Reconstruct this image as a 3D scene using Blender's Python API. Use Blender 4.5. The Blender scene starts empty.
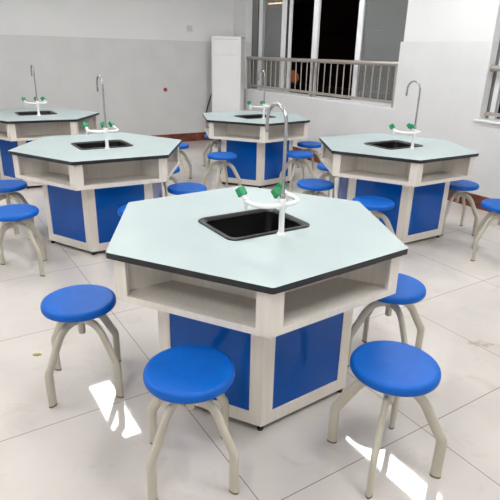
import bpy, bmesh, math, random
from mathutils import Vector, Matrix
random.seed(4)
PI = math.pi
scene = bpy.context.scene
C = scene.collection

# ------------------------------------------------------------------ materials
def srgb(r, g, b):
    def f(c):
        c /= 255.0
        return c/12.92 if c <= 0.04045 else ((c+0.055)/1.055)**2.4
    return (f(r), f(g), f(b), 1.0)

def base_mat(name, col, rough=0.5, metal=0.0, coat=0.0, spec=0.5):
    m = bpy.data.materials.new(name); m.use_nodes = True
    b = m.node_tree.nodes['Principled BSDF']
    b.inputs['Base Color'].default_value = col
    b.inputs['Roughness'].default_value = rough
    b.inputs['Metallic'].default_value = metal
    b.inputs['Coat Weight'].default_value = coat
    b.inputs['Coat Roughness'].default_value = 0.05
    b.inputs['Specular IOR Level'].default_value = spec
    return m

def noise_mat(name, c1, c2, scale=(8, 8, 8), rough=0.5, metal=0.0, detail=4.0, bump=0.0, coat=0.0, lo=0.35, hi=0.65, nscale=1.0, spec=0.5):
    m = base_mat(name, c1, rough, metal, coat, spec)
    nt = m.node_tree; b = nt.nodes['Principled BSDF']
    tc = nt.nodes.new('ShaderNodeTexCoord'); mp = nt.nodes.new('ShaderNodeMapping')
    mp.inputs['Scale'].default_value = scale
    n = nt.nodes.new('ShaderNodeTexNoise'); n.inputs['Scale'].default_value = nscale; n.inputs['Detail'].default_value = detail
    r = nt.nodes.new('ShaderNodeValToRGB')
    r.color_ramp.elements[0].position = lo; r.color_ramp.elements[0].color = c1
    r.color_ramp.elements[1].position = hi; r.color_ramp.elements[1].color = c2
    nt.links.new(tc.outputs['Object'], mp.inputs['Vector']); nt.links.new(mp.outputs['Vector'], n.inputs['Vector'])
    nt.links.new(n.outputs['Fac'], r.inputs['Fac']); nt.links.new(r.outputs['Color'], b.inputs['Base Color'])
    if bump:
        bp = nt.nodes.new('ShaderNodeBump'); bp.inputs['Strength'].default_value = bump; bp.inputs['Distance'].default_value = 0.002
        nt.links.new(n.outputs['Fac'], bp.inputs['Height']); nt.links.new(bp.outputs['Normal'], b.inputs['Normal'])
    return m

M = {}
M['aqua'] = noise_mat('aqua_laminate', srgb(165, 179, 179), srgb(169, 183, 183), (3, 3, 3), rough=0.42)
M['edge'] = base_mat('black_phenolic_edge', srgb(24, 26, 28), 0.4)
M['wood'] = noise_mat('pale_woodgrain_laminate', srgb(216, 209, 199), srgb(222, 216, 207), (55, 55, 3), rough=0.45, detail=5)
M['blue'] = noise_mat('glossy_blue_board', srgb(0, 74, 158), srgb(0, 79, 166), (5, 5, 5), rough=0.10, spec=0.3)
M['seat'] = noise_mat('blue_plastic_seat', srgb(0, 87, 178), srgb(0, 92, 185), (18, 18, 18), rough=0.42, bump=0.05, spec=0.25)
M['leg'] = noise_mat('beige_painted_steel', srgb(186, 180, 164), srgb(192, 186, 170), (10, 10, 10), rough=0.35)
M['brown'] = base_mat('brown_rubber', srgb(112, 96, 80), 0.7)
M['black'] = base_mat('black_plastic', srgb(16, 16, 17), 0.38)
M['sink'] = noise_mat('black_sink_plastic', srgb(9, 9, 10), srgb(13, 13, 14), (20, 20, 20), rough=0.36)
M['chrome'] = base_mat('chrome', srgb(172, 173, 176), 0.14, 1.0)
M['white'] = base_mat('white_enamel', srgb(232, 232, 232), 0.25)
M['green'] = base_mat('green_plastic', srgb(8, 140, 84), 0.35)
M['steel'] = noise_mat('brushed_stainless', srgb(186, 178, 170), srgb(194, 187, 180), (40, 40, 40), rough=0.34, metal=0.75)
M['frame'] = base_mat('white_window_aluminium', srgb(228, 228, 230), 0.35)
M['track'] = base_mat('shaded_window_track', srgb(120, 120, 118), 0.5)  # grey stands in for shade in the white frame's channel
M['ac'] = noise_mat('air_conditioner_white', srgb(232, 232, 232), srgb(235, 235, 235), (4, 4, 4), rough=0.4)
M['acgrey'] = base_mat('air_conditioner_grey', srgb(150, 150, 152), 0.5)
M['cord'] = base_mat('black_cord', srgb(20, 20, 20), 0.5)
M['red'] = base_mat('dark_red_plastic', srgb(150, 22, 34), 0.4)
M['outlet'] = base_mat('outlet_plastic', srgb(196, 194, 190), 0.5)
M['marble'] = noise_mat('red_brown_marble', srgb(92, 44, 30), srgb(134, 74, 54), (9, 9, 9), rough=0.25, detail=8)
M['ceil'] = base_mat('ceiling_paint', srgb(232, 232, 230), 0.9)
M['paint'] = noise_mat('white_wall_paint', srgb(220, 220, 220), srgb(223, 223, 222), (2, 2, 2), rough=0.85)
M['dark_out'] = noise_mat('dark_outside_render', srgb(46, 40, 38), srgb(60, 52, 48), (1, 1, 1), rough=0.9)
M['scrap'] = base_mat('yellow_scrap', srgb(176, 160, 84), 0.8)
M['lamp_body'] = base_mat('lamp_body_white', srgb(235, 235, 235), 0.5)

def emis(name, col, s):
    m = bpy.data.materials.new(name); m.use_nodes = True
    nt = m.node_tree; nt.nodes.clear()
    o = nt.nodes.new('ShaderNodeOutputMaterial'); e = nt.nodes.new('ShaderNodeEmission')
    e.inputs['Color'].default_value = col; e.inputs['Strength'].default_value = s
    nt.links.new(e.outputs[0], o.inputs[0]); return m
M['tube'] = emis('ceiling_light_diffuser', (1.0, 1.0, 1.0, 1), 19.8)
M['warm'] = emis('warm_lamp_glow', (1.0, 0.60, 0.28, 1), 3.5)
M['orange'] = emis('orange_lamp_glow', (1.0, 0.32, 0.12, 1), 0.12)

# window glass: clear pane that mirrors the bright room by Fresnel, under a painted grey veil
gm = bpy.data.materials.new('window_glass'); gm.use_nodes = True
nt = gm.node_tree; nt.nodes.clear()
o = nt.nodes.new('ShaderNodeOutputMaterial'); mx = nt.nodes.new('ShaderNodeMixShader')
tr = nt.nodes.new('ShaderNodeBsdfTransparent'); gl = nt.nodes.new('ShaderNodeBsdfGlossy'); fr = nt.nodes.new('ShaderNodeFresnel')
gl.inputs['Roughness'].default_value = 0.02
ge = nt.nodes.new('ShaderNodeNewGeometry'); io = nt.nodes.new('ShaderNodeMapRange')
io.inputs[3].default_value = 1.75; io.inputs[4].default_value = 1/1.75     # the same pane index from either side of a face
nt.links.new(ge.outputs['Backfacing'], io.inputs[0]); nt.links.new(io.outputs[0], fr.inputs['IOR'])
tr.inputs['Color'].default_value = (0.9, 0.92, 0.92, 1)
nt.links.new(fr.outputs[0], mx.inputs[0]); nt.links.new(tr.outputs[0], mx.inputs[1]); nt.links.new(gl.outputs[0], mx.inputs[2]); df = nt.nodes.new('ShaderNodeBsdfDiffuse'); df.inputs['Color'].default_value = srgb(200, 200, 198)
mx2 = nt.nodes.new('ShaderNodeMixShader'); mx2.inputs[0].default_value = 0.085    # even grey veil standing in for a stronger room reflection
nt.links.new(mx.outputs[0], mx2.inputs[1]); nt.links.new(df.outputs[0], mx2.inputs[2]); nt.links.new(mx2.outputs[0], o.inputs[0])
M['glass'] = gm

# a grid of joints on world position: returns a socket that is 1 inside a joint
def joint_mask(nt, axis_specs):
    tc = nt.nodes.new('ShaderNodeTexCoord'); sp = nt.nodes.new('ShaderNodeSeparateXYZ')
    nt.links.new(tc.outputs['Object'], sp.inputs[0])
    last = None
    for ax, off, step, hw in axis_specs:
        s = nt.nodes.new('ShaderNodeMath'); s.operation = 'SUBTRACT'; s.inputs[1].default_value = off
        nt.links.new(sp.outputs[ax], s.inputs[0])
        p = nt.nodes.new('ShaderNodeMath'); p.operation = 'PINGPONG'; p.inputs[1].default_value = step/2
        nt.links.new(s.outputs[0], p.inputs[0])
        l = nt.nodes.new('ShaderNodeMath'); l.operation = 'LESS_THAN'; l.inputs[1].default_value = hw
        nt.links.new(p.outputs[0], l.inputs[0])
        if last is None: last = l
        else:
            mxn = nt.nodes.new('ShaderNodeMath'); mxn.operation = 'MAXIMUM'
            nt.links.new(last.outputs[0], mxn.inputs[0]); nt.links.new(l.outputs[0], mxn.inputs[1]); last = mxn
    return tc, last.outputs[0]

def tile_mat(name, c1, c2, joint, specs, rough, nscale, coat=0.0, smudge=False):
    m = base_mat(name, c1, rough, 0, coat)
    nt = m.node_tree; b = nt.nodes['Principled BSDF']
    tc, mask = joint_mask(nt, specs)
    n = nt.nodes.new('ShaderNodeTexNoise'); n.inputs['Scale'].default_value = nscale; n.inputs['Detail'].default_value = 8
    nt.links.new(tc.outputs['Object'], n.inputs['Vector'])
    r = nt.nodes.new('ShaderNodeValToRGB')
    r.color_ramp.elements[0].position = 0.35; r.color_ramp.elements[0].color = c1
    r.color_ramp.elements[1].position = 0.65; r.color_ramp.elements[1].color = c2
    nt.links.new(n.outputs['Fac'], r.inputs['Fac'])
    col = r.outputs['Color']
    if smudge:
        # scuffs: thin, warped noise streaks worn into the floor
        n2 = nt.nodes.new('ShaderNodeTexNoise'); n2.inputs['Scale'].default_value = 5.5; n2.inputs['Detail'].default_value = 9; n2.inputs['Roughness'].default_value = 0.7; n2.inputs['Distortion'].default_value = 0.8
        nt.links.new(tc.outputs['Object'], n2.inputs['Vector'])
        r2 = nt.nodes.new('ShaderNodeValToRGB')
        r2.color_ramp.elements[0].position = 0.55; r2.color_ramp.elements[0].color = (0, 0, 0, 1)
        r2.color_ramp.elements[1].position = 0.76; r2.color_ramp.elements[1].color = (0.55, 0.55, 0.55, 1)
        nt.links.new(n2.outputs['Fac'], r2.inputs['Fac'])
        mm = nt.nodes.new('ShaderNodeMix'); mm.data_type = 'RGBA'
        nt.links.new(r2.outputs['Color'], mm.inputs['Factor']); nt.links.new(col, mm.inputs['A'])
        mm.inputs['B'].default_value = srgb(176, 164, 150)
        col = mm.outputs['Result']
        # one dirty footprint-like smear of its own shape
        mp = nt.nodes.new('ShaderNodeMapping'); mp.vector_type = 'TEXTURE'
        mp.inputs['Location'].default_value = (2.50, 1.40, 0); mp.inputs['Rotation'].default_value = (0, 0, math.radians(-35)); mp.inputs['Scale'].default_value = (0.13, 0.045, 1)
        nt.links.new(tc.outputs['Object'], mp.inputs['Vector'])
        ln = nt.nodes.new('ShaderNodeVectorMath'); ln.operation = 'LENGTH'; nt.links.new(mp.outputs[0], ln.inputs[0])
        n3 = nt.nodes.new('ShaderNodeTexNoise'); n3.inputs['Scale'].default_value = 26; n3.inputs['Detail'].default_value = 6
        nt.links.new(tc.outputs['Object'], n3.inputs['Vector'])
        ad = nt.nodes.new('ShaderNodeMath'); ad.operation = 'MULTIPLY_ADD'; ad.inputs[1].default_value = 3.2; nt.links.new(n3.outputs['Fac'], ad.inputs[0]); nt.links.new(ln.outputs['Value'], ad.inputs[2])
        mr = nt.nodes.new('ShaderNodeMapRange'); mr.inputs[1].default_value = 2.45; mr.inputs[2].default_value = 1.6; mr.inputs[3].default_value = 0; mr.inputs[4].default_value = 0.55
        nt.links.new(ad.outputs[0], mr.inputs[0])
        m3 = nt.nodes.new('ShaderNodeMix'); m3.data_type = 'RGBA'
        nt.links.new(mr.outputs[0], m3.inputs['Factor']); nt.links.new(col, m3.inputs['A']); m3.inputs['B'].default_value = srgb(150, 132, 112)
        col = m3.outputs['Result']
    jm = nt.nodes.new('ShaderNodeMix'); jm.data_type = 'RGBA'
    nt.links.new(mask, jm.inputs['Factor']); nt.links.new(col, jm.inputs['A']); jm.inputs['B'].default_value = joint
    nt.links.new(jm.outputs['Result'], b.inputs['Base Color'])
    return m
M['floor'] = tile_mat('polished_floor_tiles', srgb(196, 190, 184), srgb(205, 199, 193), srgb(126, 114, 103), [('X', 0.803, 0.825, 0.0018), ('Y', 1.112, 0.838, 0.0018)], 0.035, 2.2, smudge=True)
M['floor'].node_tree.nodes['Principled BSDF'].inputs['Specular IOR Level'].default_value = 0.5
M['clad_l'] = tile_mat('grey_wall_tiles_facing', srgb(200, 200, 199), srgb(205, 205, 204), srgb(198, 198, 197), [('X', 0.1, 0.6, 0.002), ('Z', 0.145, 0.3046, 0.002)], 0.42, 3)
M['clad_r'] = tile_mat('wall_tiles_lit_window_side', srgb(211, 211, 211), srgb(215, 215, 215), srgb(209, 209, 209), [('Y', 0.1, 0.6, 0.002), ('Z', 0.145, 0.3046, 0.002)], 0.42, 3)  # same cladding made lighter: stands in for the stronger light on this wall

# ------------------------------------------------------------------ mesh helpers
def obj(name, bm, mats, parent=None, smooth=None):
    me = bpy.data.meshes.new(name)
    bmesh.ops.recalc_face_normals(bm, faces=bm.faces)
    bm.to_mesh(me); bm.free()
    for m in (mats if isinstance(mats, (list, tuple)) else [mats]): me.materials.append(m)
    ob = bpy.data.objects.new(name, me); C.objects.link(ob)
    if parent is not None: ob.parent = parent
    if smooth is not None:
        me.polygons.foreach_set('use_smooth', [True]*len(me.polygons))
        me.set_sharp_from_angle(angle=math.radians(smooth))
    return ob

def box(bm, lo, hi, bevel=0.0, segs=2, mi=0):
    x0, y0, z0 = lo; x1, y1, z1 = hi
    v = [bm.verts.new(p) for p in ((x0,y0,z0),(x1,y0,z0),(x1,y1,z0),(x0,y1,z0),(x0,y0,z1),(x1,y0,z1),(x1,y1,z1),(x0,y1,z1))]
    fs = [bm.faces.new([v[i] for i in q]) for q in ((0,3,2,1),(4,5,6,7),(0,1,5,4),(1,2,6,5),(2,3,7,6),(3,0,4,7))]
    for f in fs: f.material_index = mi
    if bevel:
        es = list({e for f in fs for e in f.edges})
        bmesh.ops.bevel(bm, geom=es, offset=bevel, segments=segs, profile=0.5, affect='EDGES')
    return bm

def prism(bm, poly, z0, z1, mi=0):
    a = [bm.verts.new((x, y, z0)) for x, y in poly]; b = [bm.verts.new((x, y, z1)) for x, y in poly]
    n = len(poly); fs = [bm.faces.new(a[::-1]), bm.faces.new(b)]
    for i in range(n): fs.append(bm.faces.new([a[i], a[(i+1) % n], b[(i+1) % n], b[i]]))
    for f in fs: f.material_index = mi
    return bm

def lathe(bm, prof, seg=32, M4=None, mi=0):
    rings = []
    for r, z in prof:
        if r < 1e-6: rings.append([bm.verts.new((0, 0, z))])
        else: rings.append([bm.verts.new((r*math.cos(2*PI*i/seg), r*math.sin(2*PI*i/seg), z)) for i in range(seg)])
    for a, b in zip(rings, rings[1:]):
        for i in range(seg):
            j = (i+1) % seg
            if len(a) == 1 and len(b) == 1: continue
            if len(a) == 1: f = bm.faces.new([a[0], b[i], b[j]])
            elif len(b) == 1: f = bm.faces.new([a[i], b[0], a[j]])
            else: f = bm.faces.new([a[i], b[i], b[j], a[j]])
            f.material_index = mi
    if M4 is not None: bmesh.ops.transform(bm, matrix=M4, verts=[v for r in rings for v in r])
    return bm

def sweep(bm, pts, rx, ry, wide=None, seg=16, cap=True):
    """tube along pts; rx along the 'wide' direction, ry across it"""
    pts = [Vector(p) for p in pts]; n = len(pts); rings = []
    ref = None
    for i, p in enumerate(pts):
        t = (pts[min(i+1, n-1)] - pts[max(i-1, 0)]).normalized()
        if wide is not None: w = Vector(wide[i] if isinstance(wide, list) else wide)
        else:
            if ref is None: ref = Vector((0, 0, 1)) if abs(t.z) < 0.9 else Vector((1, 0, 0))
            w = ref
        w = (w - t*w.dot(t)).normalized()
        if wide is None: ref = w
        u = t.cross(w)
        rings.append([bm.verts.new(p + w*(rx*math.cos(2*PI*k/seg)) + u*(ry*math.sin(2*PI*k/seg))) for k in range(seg)])
    for a, b in zip(rings, rings[1:]):
        for k in range(seg): bm.faces.new([a[k], a[(k+1) % seg], b[(k+1) % seg], b[k]])
    if cap: bm.faces.new(rings[0][::-1]); bm.faces.new(rings[-1])
    return bm

def bez(p0, p1, p2, p3, n):
    p0, p1, p2, p3 = map(Vector, (p0, p1, p2, p3)); out = []
    for i in range(n+1):
        t = i/n; s = 1-t
        out.append(p0*s**3 + p1*3*s*s*t + p2*3*s*t*t + p3*t**3)
    return out

def thing(name, label, cat, loc=(0, 0, 0), rz=0.0, group=None):
    e = bpy.data.objects.new(name, None); C.objects.link(e); e.empty_display_size = 0.05
    e.location = loc; e.rotation_euler = (0, 0, rz)
    e['label'] = label; e['category'] = cat
    if group: e['group'] = group
    return e

def tag(ob, label, cat, group=None):
    ob['label'] = label; ob['category'] = cat
    if group: ob['group'] = group
    return ob

def struct(name, bm, mats, **k):
    ob = obj(name, bm, mats, **k); ob['kind'] = 'structure'; return ob

def dup(root, loc, rz, label):
    r = root.copy(); C.objects.link(r); r.location = loc; r.rotation_euler = (0, 0, rz); r['label'] = label
    for ch in list(root.children):
        c = ch.copy(); C.objects.link(c); c.parent = r
        for g in ch.children:
            d = g.copy(); C.objects.link(d); d.parent = c
    return r

# ------------------------------------------------------------------ the room (x to the window wall, y to the far left wall)
XR, YL, XW, YB, H = 4.934, 8.41, -2.2, -1.3, 3.0
ZC = 1.668                                     # top of the tile cladding
W1 = (4.49, 8.0); W2 = (0.2, 3.345); ZS, ZT = 0.915, 2.62
T = 0.24
struct('floor', box(bmesh.new(), (XW-T, YB-T, -0.12), (XR+T, YL+T, 0)), M['floor'])
struct('ceiling', box(bmesh.new(), (XW-T, YB-T, H), (XR+T, YL+T, H+0.12)), M['ceil'])
struct('wall_left', box(bmesh.new(), (XW-T, YL, 0), (XR+T, YL+T, H)), M['paint'])
struct('wall_rear', box(bmesh.new(), (XW-T, YB-T, 0), (XR+T, YB, H)), M['paint'])
struct('wall_opposite', box(bmesh.new(), (XW-T, YB, 0), (XW, YL, H)), M['paint'])
bm = bmesh.new()
box(bm, (XR, YB, 0), (XR+T, YL, ZS-0.02)); box(bm, (XR, YB, ZT), (XR+T, YL, H))
for a, b in ((YB, W2[0]), (W2[1], W1[0]), (W1[1], YL)): box(bm, (XR, a, ZS-0.02), (XR+T, b, ZT))
struct('wall_right', bm, M['paint'])
# tile cladding (proud of the paint by 12 mm) and the marble skirting
CT = 0.012
struct('trim_1', box(bmesh.new(), (XW, YL-CT, 0.145), (XR, YL, ZC)), M['clad_l'])
bm = bmesh.new()
box(bm, (XR-CT, YB, 0.145), (XR, YL-CT, ZS-0.02))
box(bm, (XR-CT, YB, ZS-0.02), (XR, W2[0], ZC)); box(bm, (XR-CT, W2[1], ZS-0.02), (XR, W1[0], ZC)); box(bm, (XR-CT, W1[1], ZS-0.02), (XR, YL-CT, ZC))
box(bm, (XR-CT, W1[0], ZS), (XR+0.11, W1[0]+0.03, ZC)); box(bm, (XR-CT, W1[1]-0.012, ZS), (XR+0.11, W1[1], ZC)); box(bm, (XR-CT, W2[1]-0.012, ZS), (XR+0.09, W2[1], ZC))
struct('trim_2', bm, M['clad_r'])
struct('baseboard_left', box(bmesh.new(), (XW, YL-0.018, 0), (XR, YL, 0.145), 0.002), M['marble'])
struct('baseboard_right', box(bmesh.new(), (XR-0.018, YB, 0), (XR, YL-0.018, 0.145), 0.002), M['marble'])

# windows: frame + sliding sashes (> pane) + sill
def window(name, y0, y1, stiles, sashes, depth, lip, ear, track):
    e = bpy.data.objects.new(name, None); C.objects.link(e); e.location = (XR+depth, 0, 0); e['kind'] = 'structure'
    bm = bmesh.new()
    box(bm, (0, y0, ZS), (0.1, y1, ZS+0.010)); box(bm, (0, y0, ZT-0.05), (0.1, y1, ZT))
    obj('window_frame', bm, M['frame'], e)
    bm = bmesh.new()
    box(bm, (0, y0, ZS+0.010), (0.1, y0+0.05, ZT-0.05)); box(bm, (0, y1-track, ZS+0.010), (0.1, y1, ZT-0.05))
    obj('window_track', bm, M['track'], e)
    for a, b in stiles:
        obj('mullion', box(bmesh.new(), (-0.005, a, ZS+0.010), (0.035, b, ZT-0.05), 0.003), M['frame'], e)
    for (a, b, x, wa, wb) in sashes:
        bm = bmesh.new(); z0, z1 = ZS+0.010, ZT-0.05
        box(bm, (x, a, z0), (x+0.03, a+wa, z1), 0.003); box(bm, (x, b-wb, z0), (x+0.03, b, z1), 0.003)
        box(bm, (x, a+wa, z0), (x+0.03, b-wb, z0+0.05)); box(bm, (x, a+wa, z1-0.05), (x+0.03, b-wb, z1))
        s = obj('sash', bm, M['frame'], e)
        obj('pane', box(bmesh.new(), (x+0.012, a+wa, z0+0.05), (x+0.018, b-wb, z1-0.05)), M['glass'], s)
    obj('window_sill', box(bmesh.new(), (-depth-CT-lip, y0-ear, ZS-0.02), (0.1, y1+ear, ZS), 0.003), M['paint'], e)
    return e
w1 = window('window_1', W1[0], W1[1], [(6.234, 6.347)],
            [(7.055, 7.80, 0.008, 0.095, 0.09), (6.965, 7.79, 0.058, 0.06, 0.08), (4.54, 5.415, 0.008, 0.07, 0.07), (4.545, 5.49, 0.058, 0.07, 0.075)], 0.13, 0.003, 0.0, 0.17)
w2 = window('window_2', W2[0], W2[1], [(1.75, 1.85), (3.235, 3.305)],
            [(1.00, 1.75, 0.008, 0.07, 0.07), (0.95, 1.74, 0.058, 0.07, 0.07), (0.25, 1.00, 0.008, 0.07, 0.07), (0.26, 1.05, 0.058, 0.07, 0.07)], 0.11, 0.02, 0.03, 0.04)
obj('latch', box(bmesh.new(), (-0.012, 7.085, 1.60), (0.010, 7.115, 1.72), 0.004), M['frame'], w1)

def railing(label, y0, y1, posts, x, group):
    e = thing('window_railing', label, 'railing', (XR+x, 0, ZS), 0, group)
    zt = 1.42-ZS; zb = 0.062
    bm = sweep(bmesh.new(), [(0, y0, zt), (0, y1, zt)], 0.027, 0.027, seg=20)
    obj('top_rail', bm, M['steel'], e, smooth=50)
    for y, s in ((y0, 1), (y1, -1)):
        obj('end_flange', lathe(bmesh.new(), [(0, 0), (0.036, 0), (0.036, 0.01), (0, 0.01)], 20, Matrix.Translation((0, y, zt)) @ Matrix.Rotation(-s*PI/2, 4, 'X')), M['steel'], e, smooth=40)
    obj('bottom_rail', box(bmesh.new(), (-0.014, y0+0.02, zb-0.018), (0.014, y1-0.02, zb+0.018), 0.004), M['steel'], e)
    for y in posts:
        obj('post', box(bmesh.new(), (-0.018, y-0.018, 0), (0.018, y+0.018, zt-0.015), 0.003), M['steel'], e)
    edges = sorted([y0]+list(posts)+[y1])
    for a, b in zip(edges, edges[1:]):
        n = max(1, int(round((b-a)/0.137)))
        for k in range(1, n):
            y = a+(b-a)*k/n
            obj('baluster', sweep(bmesh.new(), [(0, y, zb), (0, y, zt)], 0.0085, 0.0085, seg=10), M['steel'], e, smooth=60)
    return e
railing('stainless steel railing across the wide dark window behind the far tables', 4.524, 7.986, [4.575, 6.19, 7.93], 0.045, None)
railing('stainless steel railing of the cropped window at the right edge', 0.205, 3.335, [0.28, 1.75], 0.045, None)

# outside, night: a facing wall, an eave and two warm lamps
struct('wall_outside', box(bmesh.new(), (9.5, -2, -0.5), (9.8, 22, 5.5)), M['dark_out'])
struct('trim_3', box(bmesh.new(), (9.3, -2, 2.05), (9.5, 22, 2.16)), M['dark_out'])
struct('ceiling_outside', box(bmesh.new(), (XR+T, -2, 2.71), (9.5, 22, 2.85)), M['dark_out'])
e = thing('outdoor_tube_lamp', 'warm glowing tube lamp outside, seen high through the left pane of the dark window', 'lamp', (7.934, 11.3, 2.64))
obj('glowing_tube', sweep(bmesh.new(), [(0, -0.35, 0), (0, 0.5, 0.012)], 0.014, 0.014, seg=12), M['warm'], e)
bm = bmesh.new(); box(bm, (-0.04, -0.38, 0.03), (0.04, 0.53, 0.07)); box(bm, (-0.02, -0.37, -0.015), (0.02, -0.35, 0.03)); box(bm, (-0.02, 0.5, -0.01), (0.02, 0.52, 0.03))
obj('lamp_holder', bm, M['dark_out'], e)
e = thing('outdoor_lantern', 'small orange glowing lantern outside, low behind the window railing', 'lantern', (7.934, 10.72, 0.82))
obj('lantern_glow', lathe(bmesh.new(), [(0, 0.03), (0.16, 0.03), (0.22, 0.10), (0.20, 0.20), (0.10, 0.30), (0, 0.30)], 16), M['orange'], e, smooth=40)
bm = bmesh.new(); lathe(bm, [(0, 0), (0.14, 0), (0.14, 0.03), (0, 0.03)], 16); lathe(bm, [(0, 0.30), (0.08, 0.30), (0.03, 0.36), (0, 0.37)], 16)
obj('lantern_cap', bm, M['dark_out'], e, smooth=40)
bm = bmesh.new(); box(bm, (7.75, -2, -0.5), (8.12, 22, 0.82))
struct('wall_parapet', bm, M['dark_out'])

# ------------------------------------------------------------------ ceiling lights
def ceiling_light(first, x, y):
    if first is None:
        e = thing('ceiling_light', 'long white rectangular ceiling light panel above the tables', 'ceiling light', (x, y, H), 0, 'ceiling light panels')
        bm = bmesh.new(); w, l = 0.15, 0.625
        box(bm, (-w-0.02, -l-0.02, -0.03), (-w, l+0.02, 0)); box(bm, (w, -l-0.02, -0.03), (w+0.02, l+0.02, 0))
        box(bm, (-w, -l-0.02, -0.03), (w, -l, 0)); box(bm, (-w, l, -0.03), (w, l+0.02, 0))
        obj('housing', bm, M['lamp_body'], e)
        bm = bmesh.new(); box(bm, (-w, -l, -0.026), (w, l, -0.014))
        obj('diffuser', bm, M['tube'], e)
        return e
    return dup(first, (x, y, H), 0, first['label'])
L0 = None
for x, ys in ((-0.95, (5.68, 3.03, 0.38)), (1.53, (5.68, 3.03, 0.38)), (3.97, (5.68, 3.03, 0.38))):
    for y in ys:
        e = ceiling_light(L0, x, y)
        if L0 is None: L0 = e

# ------------------------------------------------------------------ hexagonal lab table
def hexp(R, k): return Vector((R*math.cos(PI/3*k), R*math.sin(PI/3*k)))
def chevron(R, k, w, th):
    V = hexp(R, k); d1 = (hexp(R, k+1)-V).normalized(); d2 = (hexp(R, k-1)-V).normalized()
    n1 = -(hexp(1, k)+hexp(1, k+1)).normalized(); n2 = -(hexp(1, k)+hexp(1, k-1)).normalized()
    inner = hexp(R-th/math.cos(PI/6), k)
    return [V, V+d1*w, V+d1*w+n1*th, inner, V+d2*w+n2*th, V+d2*w]
def face_strip(R, k, a, th, inset=0.0):
    A, B = hexp(R, k), hexp(R, k+1); d = (B-A).normalized(); n = -(A+B).normalized()
    return [A+d*a+n*inset, B-d*a+n*inset, B-d*a+n*(inset+th), A+d*a+n*(inset+th)]
def rrect(cx, cy, hx, hy, r, seg=6):
    out = []
    for sx, sy, a0 in ((1, 1, 0), (-1, 1, PI/2), (-1, -1, PI), (1, -1, 1.5*PI)):
        for i in range(seg+1):
            a = a0+PI/2*i/seg
            out.append((cx+sx*(hx-r)+r*math.cos(a), cy+sy*(hy-r)+r*math.sin(a)))
    return out
TH, RT, RA, RP, ZA = 0.78, 0.7055, 0.678, 0.502, 0.568
SX, SY = 0.205, 0.158                           # half size of the sink cut-out
def make_table(label, loc, deg, hole_deg, shift=0.0):
    # the base cabinet of some tables stands a little off the centre of its top
    a = math.radians(-32-deg); off = Vector((math.cos(a), math.sin(a)))*shift
    def moved(poly): return [Vector(q)+off for q in poly]
    e = thing('hexagonal_lab_table', label, 'table', loc, math.radians(deg), 'hexagonal lab tables')
    # top with rounded corners and the sink cut-out
    bm = bmesh.new(); outer = []
    for k in range(6):
        V = hexp(RT, k); r = 0.018; c = hexp(RT-r/math.cos(PI/6), k)
        for i in range(5):
            a = PI/3*k - PI/6 + PI/3*i/4
            outer.append((c.x+r*math.cos(a), c.y+r*math.sin(a)))
    h = math.radians(hole_deg)
    inner = [(x*math.cos(h)-y*math.sin(h), x*math.sin(h)+y*math.cos(h)) for x, y in rrect(0, -0.012, SX, SY, 0.035)]
    def loopedges(pl, z):
        vs = [bm.verts.new((x, y, z)) for x, y in pl]
        return vs, [bm.edges.new((vs[i], vs[(i+1) % len(vs)])) for i in range(len(vs))]
    for z in (TH, TH-0.025):
        vo, eo = loopedges(outer, z); vi, ei = loopedges(inner, z)
        res = bmesh.ops.triangle_fill(bm, use_beauty=True, use_dissolve=False, edges=eo+ei)
        if z == TH: tvo, tvi = vo, vi
        else: bvo, bvi = vo, vi
    for f in bm.faces: f.material_index = 0
    for a, b in ((tvo, bvo), (tvi, bvi)):
        for i in range(len(a)):
            f = bm.faces.new([a[i], a[(i+1) % len(a)], b[(i+1) % len(a)], b[i]]); f.material_index = 1
    for f in bm.faces:
        if all(v.co.z < TH-0.01 for v in f.verts): f.material_index = 1
    obj('tabletop', bm, [M['aqua'], M['edge']], e)
    obj('shelf_board', prism(bmesh.new(), [hexp(RA, k) for k in range(6)], ZA, ZA+0.028), M['wood'], e)
    for k in range(6):
        obj('shelf_post', prism(bmesh.new(), chevron(RA, k, 0.058, 0.016), ZA+0.028, TH-0.025), M['wood'], e)
        # partition between two book compartments
        A, B = hexp(RA-0.02, k), hexp(0.41, k); n = Vector((-A.y, A.x)).normalized()*0.008
        obj('partition', prism(bmesh.new(), [A+n, B+n, B-n, A-n], ZA+0.028, TH-0.025), M['wood'], e)
        obj('back_board', prism(bmesh.new(), face_strip(0.43, k, 0.0, 0.016), ZA+0.028, TH-0.025), M['wood'], e)
        obj('corner_post', prism(bmesh.new(), moved(chevron(RP, k, 0.058, 0.018)), 0.03, ZA), M['wood'], e)
        obj('bottom_rail', prism(bmesh.new(), moved(face_strip(RP, k, 0.058, 0.018)), 0.03, 0.092), M['wood'], e)
        obj('panel', prism(bmesh.new(), moved(face_strip(RP, k, 0.058, 0.012, 0.0035)), 0.092, ZA), M['blue'], e)
        c = hexp(RP-0.026, k)+off
        obj('levelling_foot', lathe(bmesh.new(), [(0, 0), (0.015, 0), (0.015, 0.012), (0.009, 0.016), (0.009, 0.03), (0, 0.03)], 14, Matrix.Translation((c.x, c.y, 0))), M['black'], e, smooth=40)
    return e

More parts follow.
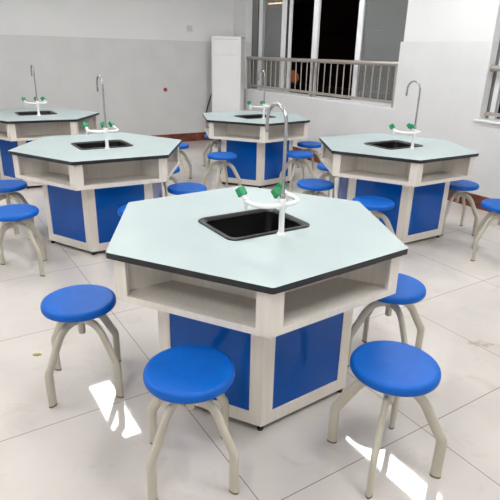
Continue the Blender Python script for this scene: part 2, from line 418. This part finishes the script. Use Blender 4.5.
# ------------------------------------------------------------------ sink and tap
def make_sink(label, loc):
    e = thing('sink', label, 'sink', loc, 0, 'black sinks in the lab tables')
    def ring(bm, hx, hy, r, z): return [bm.verts.new((x, y, z)) for x, y in rrect(0, 0, hx, hy, r)]
    def skin(bm, rs):
        for a, b in zip(rs, rs[1:]):
            for i in range(len(a)): bm.faces.new([a[i], a[(i+1) % len(a)], b[(i+1) % len(a)], b[i]])
    bm = bmesh.new()
    rs = [ring(bm, SX-0.004, SY-0.004, 0.033, -0.004), ring(bm, SX-0.004, SY-0.004, 0.033, 0.0006), ring(bm, 0.218, 0.170, 0.045, 0.0006), ring(bm, 0.218, 0.170, 0.045, 0.005), ring(bm, 0.213, 0.165, 0.042, 0.0085),
          ring(bm, 0.203, 0.155, 0.036, 0.009), ring(bm, 0.194, 0.146, 0.032, 0.003), ring(bm, 0.187, 0.139, 0.03, -0.004)]
    skin(bm, rs + [rs[0]])
    obj('rim', bm, M['sink'], e, smooth=45)
    bm = bmesh.new()
    rs = [ring(bm, 0.187, 0.139, 0.031, -0.0045), ring(bm, 0.184, 0.136, 0.04, -0.13), ring(bm, 0.17, 0.123, 0.05, -0.155), ring(bm, 0.03, 0.03, 0.02, -0.162)]
    rs2 = [ring(bm, 0.034, 0.034, 0.02, -0.168), ring(bm, 0.174, 0.127, 0.05, -0.161), ring(bm, 0.190, 0.143, 0.04, -0.13), ring(bm, 0.2008, 0.1538, 0.032, -0.004)]
    skin(bm, rs + rs2 + [rs[0]])
    obj('bowl', bm, M['sink'], e, smooth=45)
    obj('drain', lathe(bmesh.new(), [(0, -0.166), (0.05, -0.166), (0.05, -0.158), (0.03, -0.156), (0, -0.158)], 20), M['black'], e, smooth=40)
    return e

def make_tap(label, loc):
    e = thing('lab_tap', label, 'tap', loc, 0, 'triple lab taps')
    obj('base_flange', lathe(bmesh.new(), [(0, 0), (0.021, 0), (0.021, 0.006), (0.016, 0.014), (0, 0.014)], 20), M['white'], e, smooth=40)
    obj('column', lathe(bmesh.new(), [(0, 0.010), (0.0145, 0.010), (0.0125, 0.03), (0.0120, 0.118), (0.0165, 0.124), (0.0165, 0.158), (0.013, 0.166), (0, 0.166)], 20), M['white'], e, smooth=40)
    for s in (-1, 1):
        pts = bez((0, 0, 0.136), (s*0.05, -0.008, 0.136), (s*0.112, 0.0, 0.137), (s*0.112, 0.075, 0.139), 14)
        pts += [Vector((s*0.111, 0.10, 0.139)), Vector((s*0.110, 0.122, 0.139))]
        a = obj('side_arm', sweep(bmesh.new(), pts, 0.0098, 0.0098, seg=14), M['white'], e, smooth=50)
        px, py = s*0.110, 0.118
        obj('nozzle', lathe(bmesh.new(), [(0, -0.040), (0.006, -0.040), (0.008, -0.024), (0.0125, -0.010), (0.0135, 0.012), (0, 0.014)], 16, Matrix.Translation((px, py, 0.139))), M['white'], a, smooth=40)
        handle(e, Vector((px, py, 0.139)), Vector((-0.15 if s < 0 else -0.42, 0.60, 0.78)))
    handle(e, Vector((0, 0.004, 0.150)), Vector((-0.10, 0.72, 0.70)))
    # swan neck
    s, zb = 0.067, 0.475
    pts = [Vector((0, 0, 0.140)), Vector((0, 0, 0.30)), Vector((0, 0, 0.44))]
    for i in range(0, 19):
        a = PI*i/18; pts.append(Vector((0, s-s*math.cos(a), zb+s*1.02*math.sin(a))))
    pts += [Vector((0, 2*s+0.001, zb-0.03)), ]
    g = obj('swan_neck', sweep(bmesh.new(), pts, 0.0075, 0.0075, wide=[(1, 0, 0)]*len(pts), seg=14), M['chrome'], e, smooth=50)
    obj('spout_tip', lathe(bmesh.new(), [(0, -0.022), (0.006, -0.022), (0.0088, -0.008), (0.0088, 0.012), (0, 0.012)], 14, Matrix.Translation((0, 2*s+0.001, zb-0.03))), M['chrome'], g, smooth=40)
    obj('neck_collar', lathe(bmesh.new(), [(0, 0.162), (0.0115, 0.162), (0.0115, 0.182), (0.009, 0.188), (0, 0.188)], 16), M['chrome'], e, smooth=40)
    return e
def handle(e, p, d):
    d = d.normalized(); q = d.to_track_quat('Z', 'Y').to_matrix().to_4x4()
    h = obj('tap_handle', prism(bmesh.new(), rrect(0, 0, 0.0185, 0.0165, 0.006, 3), 0.026, 0.064), M['green'], e)
    bmesh_bevel(h); h.matrix_local = Matrix.Translation(p) @ q
    obj('valve_stem', lathe(bmesh.new(), [(0, 0.0), (0.011, 0.0), (0.011, 0.020), (0.008, 0.028), (0, 0.028)], 14), M['white'], h, smooth=40)
def bmesh_bevel(o):
    bm = bmesh.new(); bm.from_mesh(o.data)
    es = [x for x in bm.edges if x.calc_face_angle(0) > 1.0]
    bmesh.ops.bevel(bm, geom=es, offset=0.003, segments=2, profile=0.5, affect='EDGES'); bm.to_mesh(o.data); bm.free()

TABLES = [
 ((1.227, 1.896), 3.2, (1.227, 1.888), (1.243, 1.692), 'large hexagonal lab table in the foreground, aqua top and blue base panels', 'black rectangular sink in the foreground table', 'triple tap with tall swan neck on the foreground table'),
 ((1.232, 4.220), 56.8, (1.236, 4.215), (1.217, 4.017), 'hexagonal lab table left of centre, directly behind the foreground table', 'black sink in the middle-left table under its tap', 'triple lab tap on the middle-left table, against the grey wall'),
 ((3.524, 3.175), 59.2, (3.507, 3.165), (3.504, 2.951), 'hexagonal lab table at the right, near the white window wall', 'black sink in the table at the right', 'triple lab tap on the right-hand table, against the white wall'),
 ((3.497, 5.424), 7.1, (3.490, 5.400), (3.480, 5.195), 'hexagonal lab table in the back centre, in front of the air conditioner', 'black sink in the back centre table', 'triple lab tap on the back centre table, below the railing'),
 ((1.205, 6.575), 53.0, (1.190, 6.640), (1.182, 6.427), 'hexagonal lab table at the far left, cut by the left picture edge', 'black sink in the far left table', 'triple lab tap on the far left table'),
]
for (tx, ty), deg, sk, tp, l1, l2, l3 in TABLES:
    # the sink hole is cut where the sink sits
    SHX, SHY = sk[0]-tx, sk[1]-ty
    _rr = rrect
    def rrect_here(cx, cy, hx, hy, r, seg=6, _s=(SHX, SHY)): return _rr(_s[0], _s[1], hx, hy, r, seg)
    rrect = rrect_here
    make_table(l1, (tx, ty, 0), deg, -deg, {1: 0.012, 3: 0.016}.get(int(tx > 3)*2+1 if ty < 4.5 and ty > 2 else 0, 0.004))
    rrect = _rr
    make_sink(l2, (sk[0], sk[1], TH))
    make_tap(l3, (tp[0], tp[1], TH))

# ------------------------------------------------------------------ stools
def make_stool(label, loc, rz):
    e = thing('round_stool', label, 'stool', loc, rz, 'blue round lab stools')
    prof = [(0, 0.4530), (0.10, 0.4535), (0.142, 0.4545), (0.150, 0.4545), (0.1555, 0.4530), (0.160, 0.4497), (0.1632, 0.4445), (0.1648, 0.438), (0.165, 0.432), (0.1642, 0.4245), (0.1615, 0.4195), (0.156, 0.4175), (0.148, 0.4175), (0.145, 0.414), (0, 0.414)]
    obj('seat', lathe(bmesh.new(), prof, 56), M['seat'], e, smooth=50)
    obj('hub_plate', lathe(bmesh.new(), [(0, 0.402), (0.04, 0.402), (0.085, 0.408), (0.09, 0.414), (0, 0.414)], 28), M['leg'], e, smooth=40)
    obj('pivot_tube', lathe(bmesh.new(), [(0, 0.278), (0.0155, 0.278), (0.0165, 0.282), (0.0165, 0.325), (0.026, 0.33), (0.026, 0.402), (0, 0.402)], 20), M['leg'], e, smooth=40)
    rf = 0.208
    for k in range(4):
        ph = PI/4 + PI/2*k
        rad = Vector((math.cos(ph), math.sin(ph), 0)); F = rad*rf
        def P(r, z): return rad*r + Vector((0, 0, z))
        pts = [P(rf, 0.008), P(rf, 0.08)]
        pts += bez(P(rf, 0.155), P(rf, 0.172), P(rf-0.004, 0.180), P(rf-0.014, 0.194), 7)
        pts += bez(P(0.132, 0.304), P(0.108, 0.337), P(0.085, 0.352), P(0.048, 0.352), 12)
        pts += [P(0.012, 0.352)]
        lg = obj('leg', sweep(bmesh.new(), pts, 0.0125, 0.0205, wide=rad.cross(Vector((0, 0, 1))), seg=18), M['leg'], e, smooth=60)
        obj('foot_cap', sweep(bmesh.new(), [F + Vector((0, 0, z)) for z in (0, 0.008)], 0.0208, 0.0128, wide=rad, seg=18), M['brown'], lg, smooth=50)
    return e

STOOLS = [  # x, y, facing angle of the +x tube pair, label
 ((0.668, 1.428), 157, 'blue round stool nearest the camera, bottom left, in front of the foreground table'),
 ((1.343, 1.074), 257, 'blue round stool at the bottom right, over the bright floor reflection'),
 ((0.473, 2.174), 253, 'blue round stool standing free on the open floor left of the foreground table'),
 ((1.860, 1.575), 207, 'blue round stool half hidden behind the right corner of the foreground table'),
 ((1.804, 3.815), 120, 'blue stool seat just behind the foreground table, right of the middle-left table'),
 ((2.898, 2.751), 250, 'blue stool between the foreground table and the right-hand table, at its blue panel'),
 ((1.240, 3.401), 220, 'blue stool peeking past the left rear corner of the foreground table'),
 ((1.922, 4.598), 30, 'blue stool sliver under the right corner of the middle-left table, lower one'),
 ((0.516, 4.581), 255, 'rear one of the two blue stools at the left edge, by the middle-left table'),
 ((0.446, 3.768), 255, 'front one of the two blue stools at the left edge, by the middle-left table'),
 ((2.876, 3.435), 165, 'wide blue stool seat behind the foreground tap, left of the right-hand table'),
 ((3.517, 3.942), 100, 'blue stool tucked behind the left corner of the right-hand table'),
 ((4.054, 2.820), 58, 'blue stool under the right corner of the right-hand table, by the skirting'),
 ((3.762, 2.200), 124, 'blue stool cut by the right picture edge'),
 ((2.777, 4.953), 270, 'blue stool in front of the back centre table, left of its base'),
 ((3.619, 4.652), 257, 'blue stool right of the base of the back centre table, nearer one'),
 ((4.155, 5.125), 260, 'farther blue stool right of the back centre table, by the window wall'),
 ((3.407, 6.230), 165, 'blue stool mostly hidden behind the left end of the back centre table'),
 ((2.584, 5.768), 232, 'blue stool between the middle-left and back centre tables, nearest the skirting'),
]
S0 = None
for (x, y), a, lab in STOOLS:
    if S0 is None: S0 = make_stool(lab, (x, y, 0), math.radians(a))
    else: dup(S0, (x, y, 0), math.radians(a), lab)

# ------------------------------------------------------------------ standing air conditioner in the corner
wv = Vector((4.691-4.338, 7.741-8.118, 0)).normalized(); nv = Vector((-abs(wv.y), -abs(wv.x), 0))
cpos = Vector((4.5145, 7.9295, 0))
e = thing('air_conditioner', 'tall white floor standing air conditioner in the room corner', 'air conditioner', cpos, math.atan2(wv.y, wv.x))
HW, HA = 0.258, 1.75                             # local: x along the front, +y into the corner
obj('body', box(bmesh.new(), (-HW, 0.012, 0.06), (HW, 0.27, HA), 0.012, 3), M['ac'], e)
obj('base', box(bmesh.new(), (-HW+0.01, 0.02, 0.0), (HW-0.01, 0.26, 0.06), 0.004), M['acgrey'], e)
obj('front_panel', box(bmesh.new(), (-HW+0.035, 0.0, 0.10), (HW-0.035, 0.016, 1.46), 0.006), M['ac'], e)
g = obj('outlet_panel', box(bmesh.new(), (-HW+0.035, 0.002, 1.475), (HW-0.035, 0.016, 1.70), 0.004), M['ac'], e)
for k in range(3):
    obj('slot', box(bmesh.new(), (-HW+0.04, -0.001, 1.705 if k == 0 else 1.50+0.03*k), (HW-0.04, 0.004, 1.709 if k == 0 else 1.503+0.03*k)), M['acgrey'] if k == 0 else M['ac'], g)
obj('display', box(bmesh.new(), (-0.03, -0.002, 1.36), (0.03, 0.004, 1.40), 0.003), M['lamp_body'], e)
inv = Matrix.Translation(cpos) @ Matrix.Rotation(math.atan2(wv.y, wv.x), 4, 'Z'); inv.invert()
wpts = [(4.520, 8.300, 0.86), (4.470, 8.350, 0.80), (4.425, 8.372, 0.66), (4.385, 8.380, 0.52), (4.355, 8.380, 0.36), (4.352, 8.380, 0.24), (4.362, 8.378, 0.16), (4.41, 8.372, 0.06), (4.50, 8.36, 0.02), (4.58, 8.33, 0.012)]
sm = []
for i in range(len(wpts)-1):
    p0, p1, p2, p3 = (Vector(wpts[max(0, min(len(wpts)-1, j))]) for j in (i-1, i, i+1, i+2))
    for t in (0, 0.25, 0.5, 0.75):
        sm.append(0.5*((2*p1)+(p2-p0)*t+(2*p0-5*p1+4*p2-p3)*t*t+(3*p1-p0-3*p2+p3)*t**3))
sm.append(Vector(wpts[-1]))
obj('power_cord', sweep(bmesh.new(), [inv @ p for p in sm], 0.011, 0.011, seg=10), M['cord'], e, smooth=60)

# small things on the left wall and the floor
t = thing('wall_socket', 'small pale square wall socket plate high on the left wall', 'socket', (4.092, YL, 1.86))
obj('plate', box(bmesh.new(), (-0.043, -0.012, -0.043), (0.043, 0.0, 0.043), 0.004), M['outlet'], t)
obj('rocker', box(bmesh.new(), (-0.018, -0.016, -0.028), (0.018, -0.011, 0.028), 0.002), M['outlet'], t)
t = thing('wall_button', 'small round dark red fixture on the grey tiles of the left wall', 'fixture', (3.606, YL-CT, 0.894))
R90 = Matrix.Rotation(PI/2, 4, 'X')
obj('knob', lathe(bmesh.new(), [(0, 0.0), (0.026, 0.0), (0.032, 0.006), (0.03, 0.022), (0.018, 0.03), (0, 0.032)], 20, R90), M['red'], t, smooth=40)
bm = bmesh.new()
pl = [(-0.022, -0.004), (-0.008, -0.011), (0.010, -0.008), (0.024, 0.002), (0.012, 0.006), (0.002, 0.012), (-0.012, 0.006)]
a = [bm.verts.new((x, y, 0.0)) for x, y in pl]; b = [bm.verts.new((x, y, 0.003+0.006*abs(math.sin(x*120)))) for x, y in pl]
bm.faces.new(a[::-1]); bm.faces.new(b)
for i in range(len(pl)): bm.faces.new([a[i], a[(i+1) % len(pl)], b[(i+1) % len(pl)], b[i]])
o = tag(obj('paper_scrap', bm, M['scrap']), 'tiny yellowish scrap lying on the floor tiles at the left', 'scrap'); o.location = (0.311, 2.546, 0); o.rotation_euler = (0, 0, -0.6)

# ------------------------------------------------------------------ world, camera, view
w = bpy.data.worlds.new('night'); scene.world = w; w.use_nodes = True
w.node_tree.nodes['Background'].inputs[0].default_value = (0.004, 0.0045, 0.006, 1); w.node_tree.nodes['Background'].inputs[1].default_value = 1.0
cam = bpy.data.cameras.new('camera'); co = bpy.data.objects.new('camera', cam); C.objects.link(co)
cam.sensor_width = 36; cam.lens = 511.3*36/500; cam.clip_start = 0.05
rt, up, fw = ((0.846188, -0.532425, 0.022133), (0.174971, 0.316836, 0.932202), (0.50334, 0.784945, -0.361262))
m = Matrix(((rt[0], up[0], -fw[0], 0), (rt[1], up[1], -fw[1], 0), (rt[2], up[2], -fw[2], 1.519), (0, 0, 0, 1)))
co.matrix_world = m; scene.camera = co
scene.view_settings.view_transform = 'Standard'; scene.view_settings.look = 'None'
scene.view_settings.gamma = 1.0; scene.view_settings.exposure = 0.53; scene.view_settings.use_curve_mapping = False
scene.cycles.use_denoising = True
scene.cycles.max_bounces = 10; scene.cycles.diffuse_bounces = 6; scene.cycles.transparent_max_bounces = 12
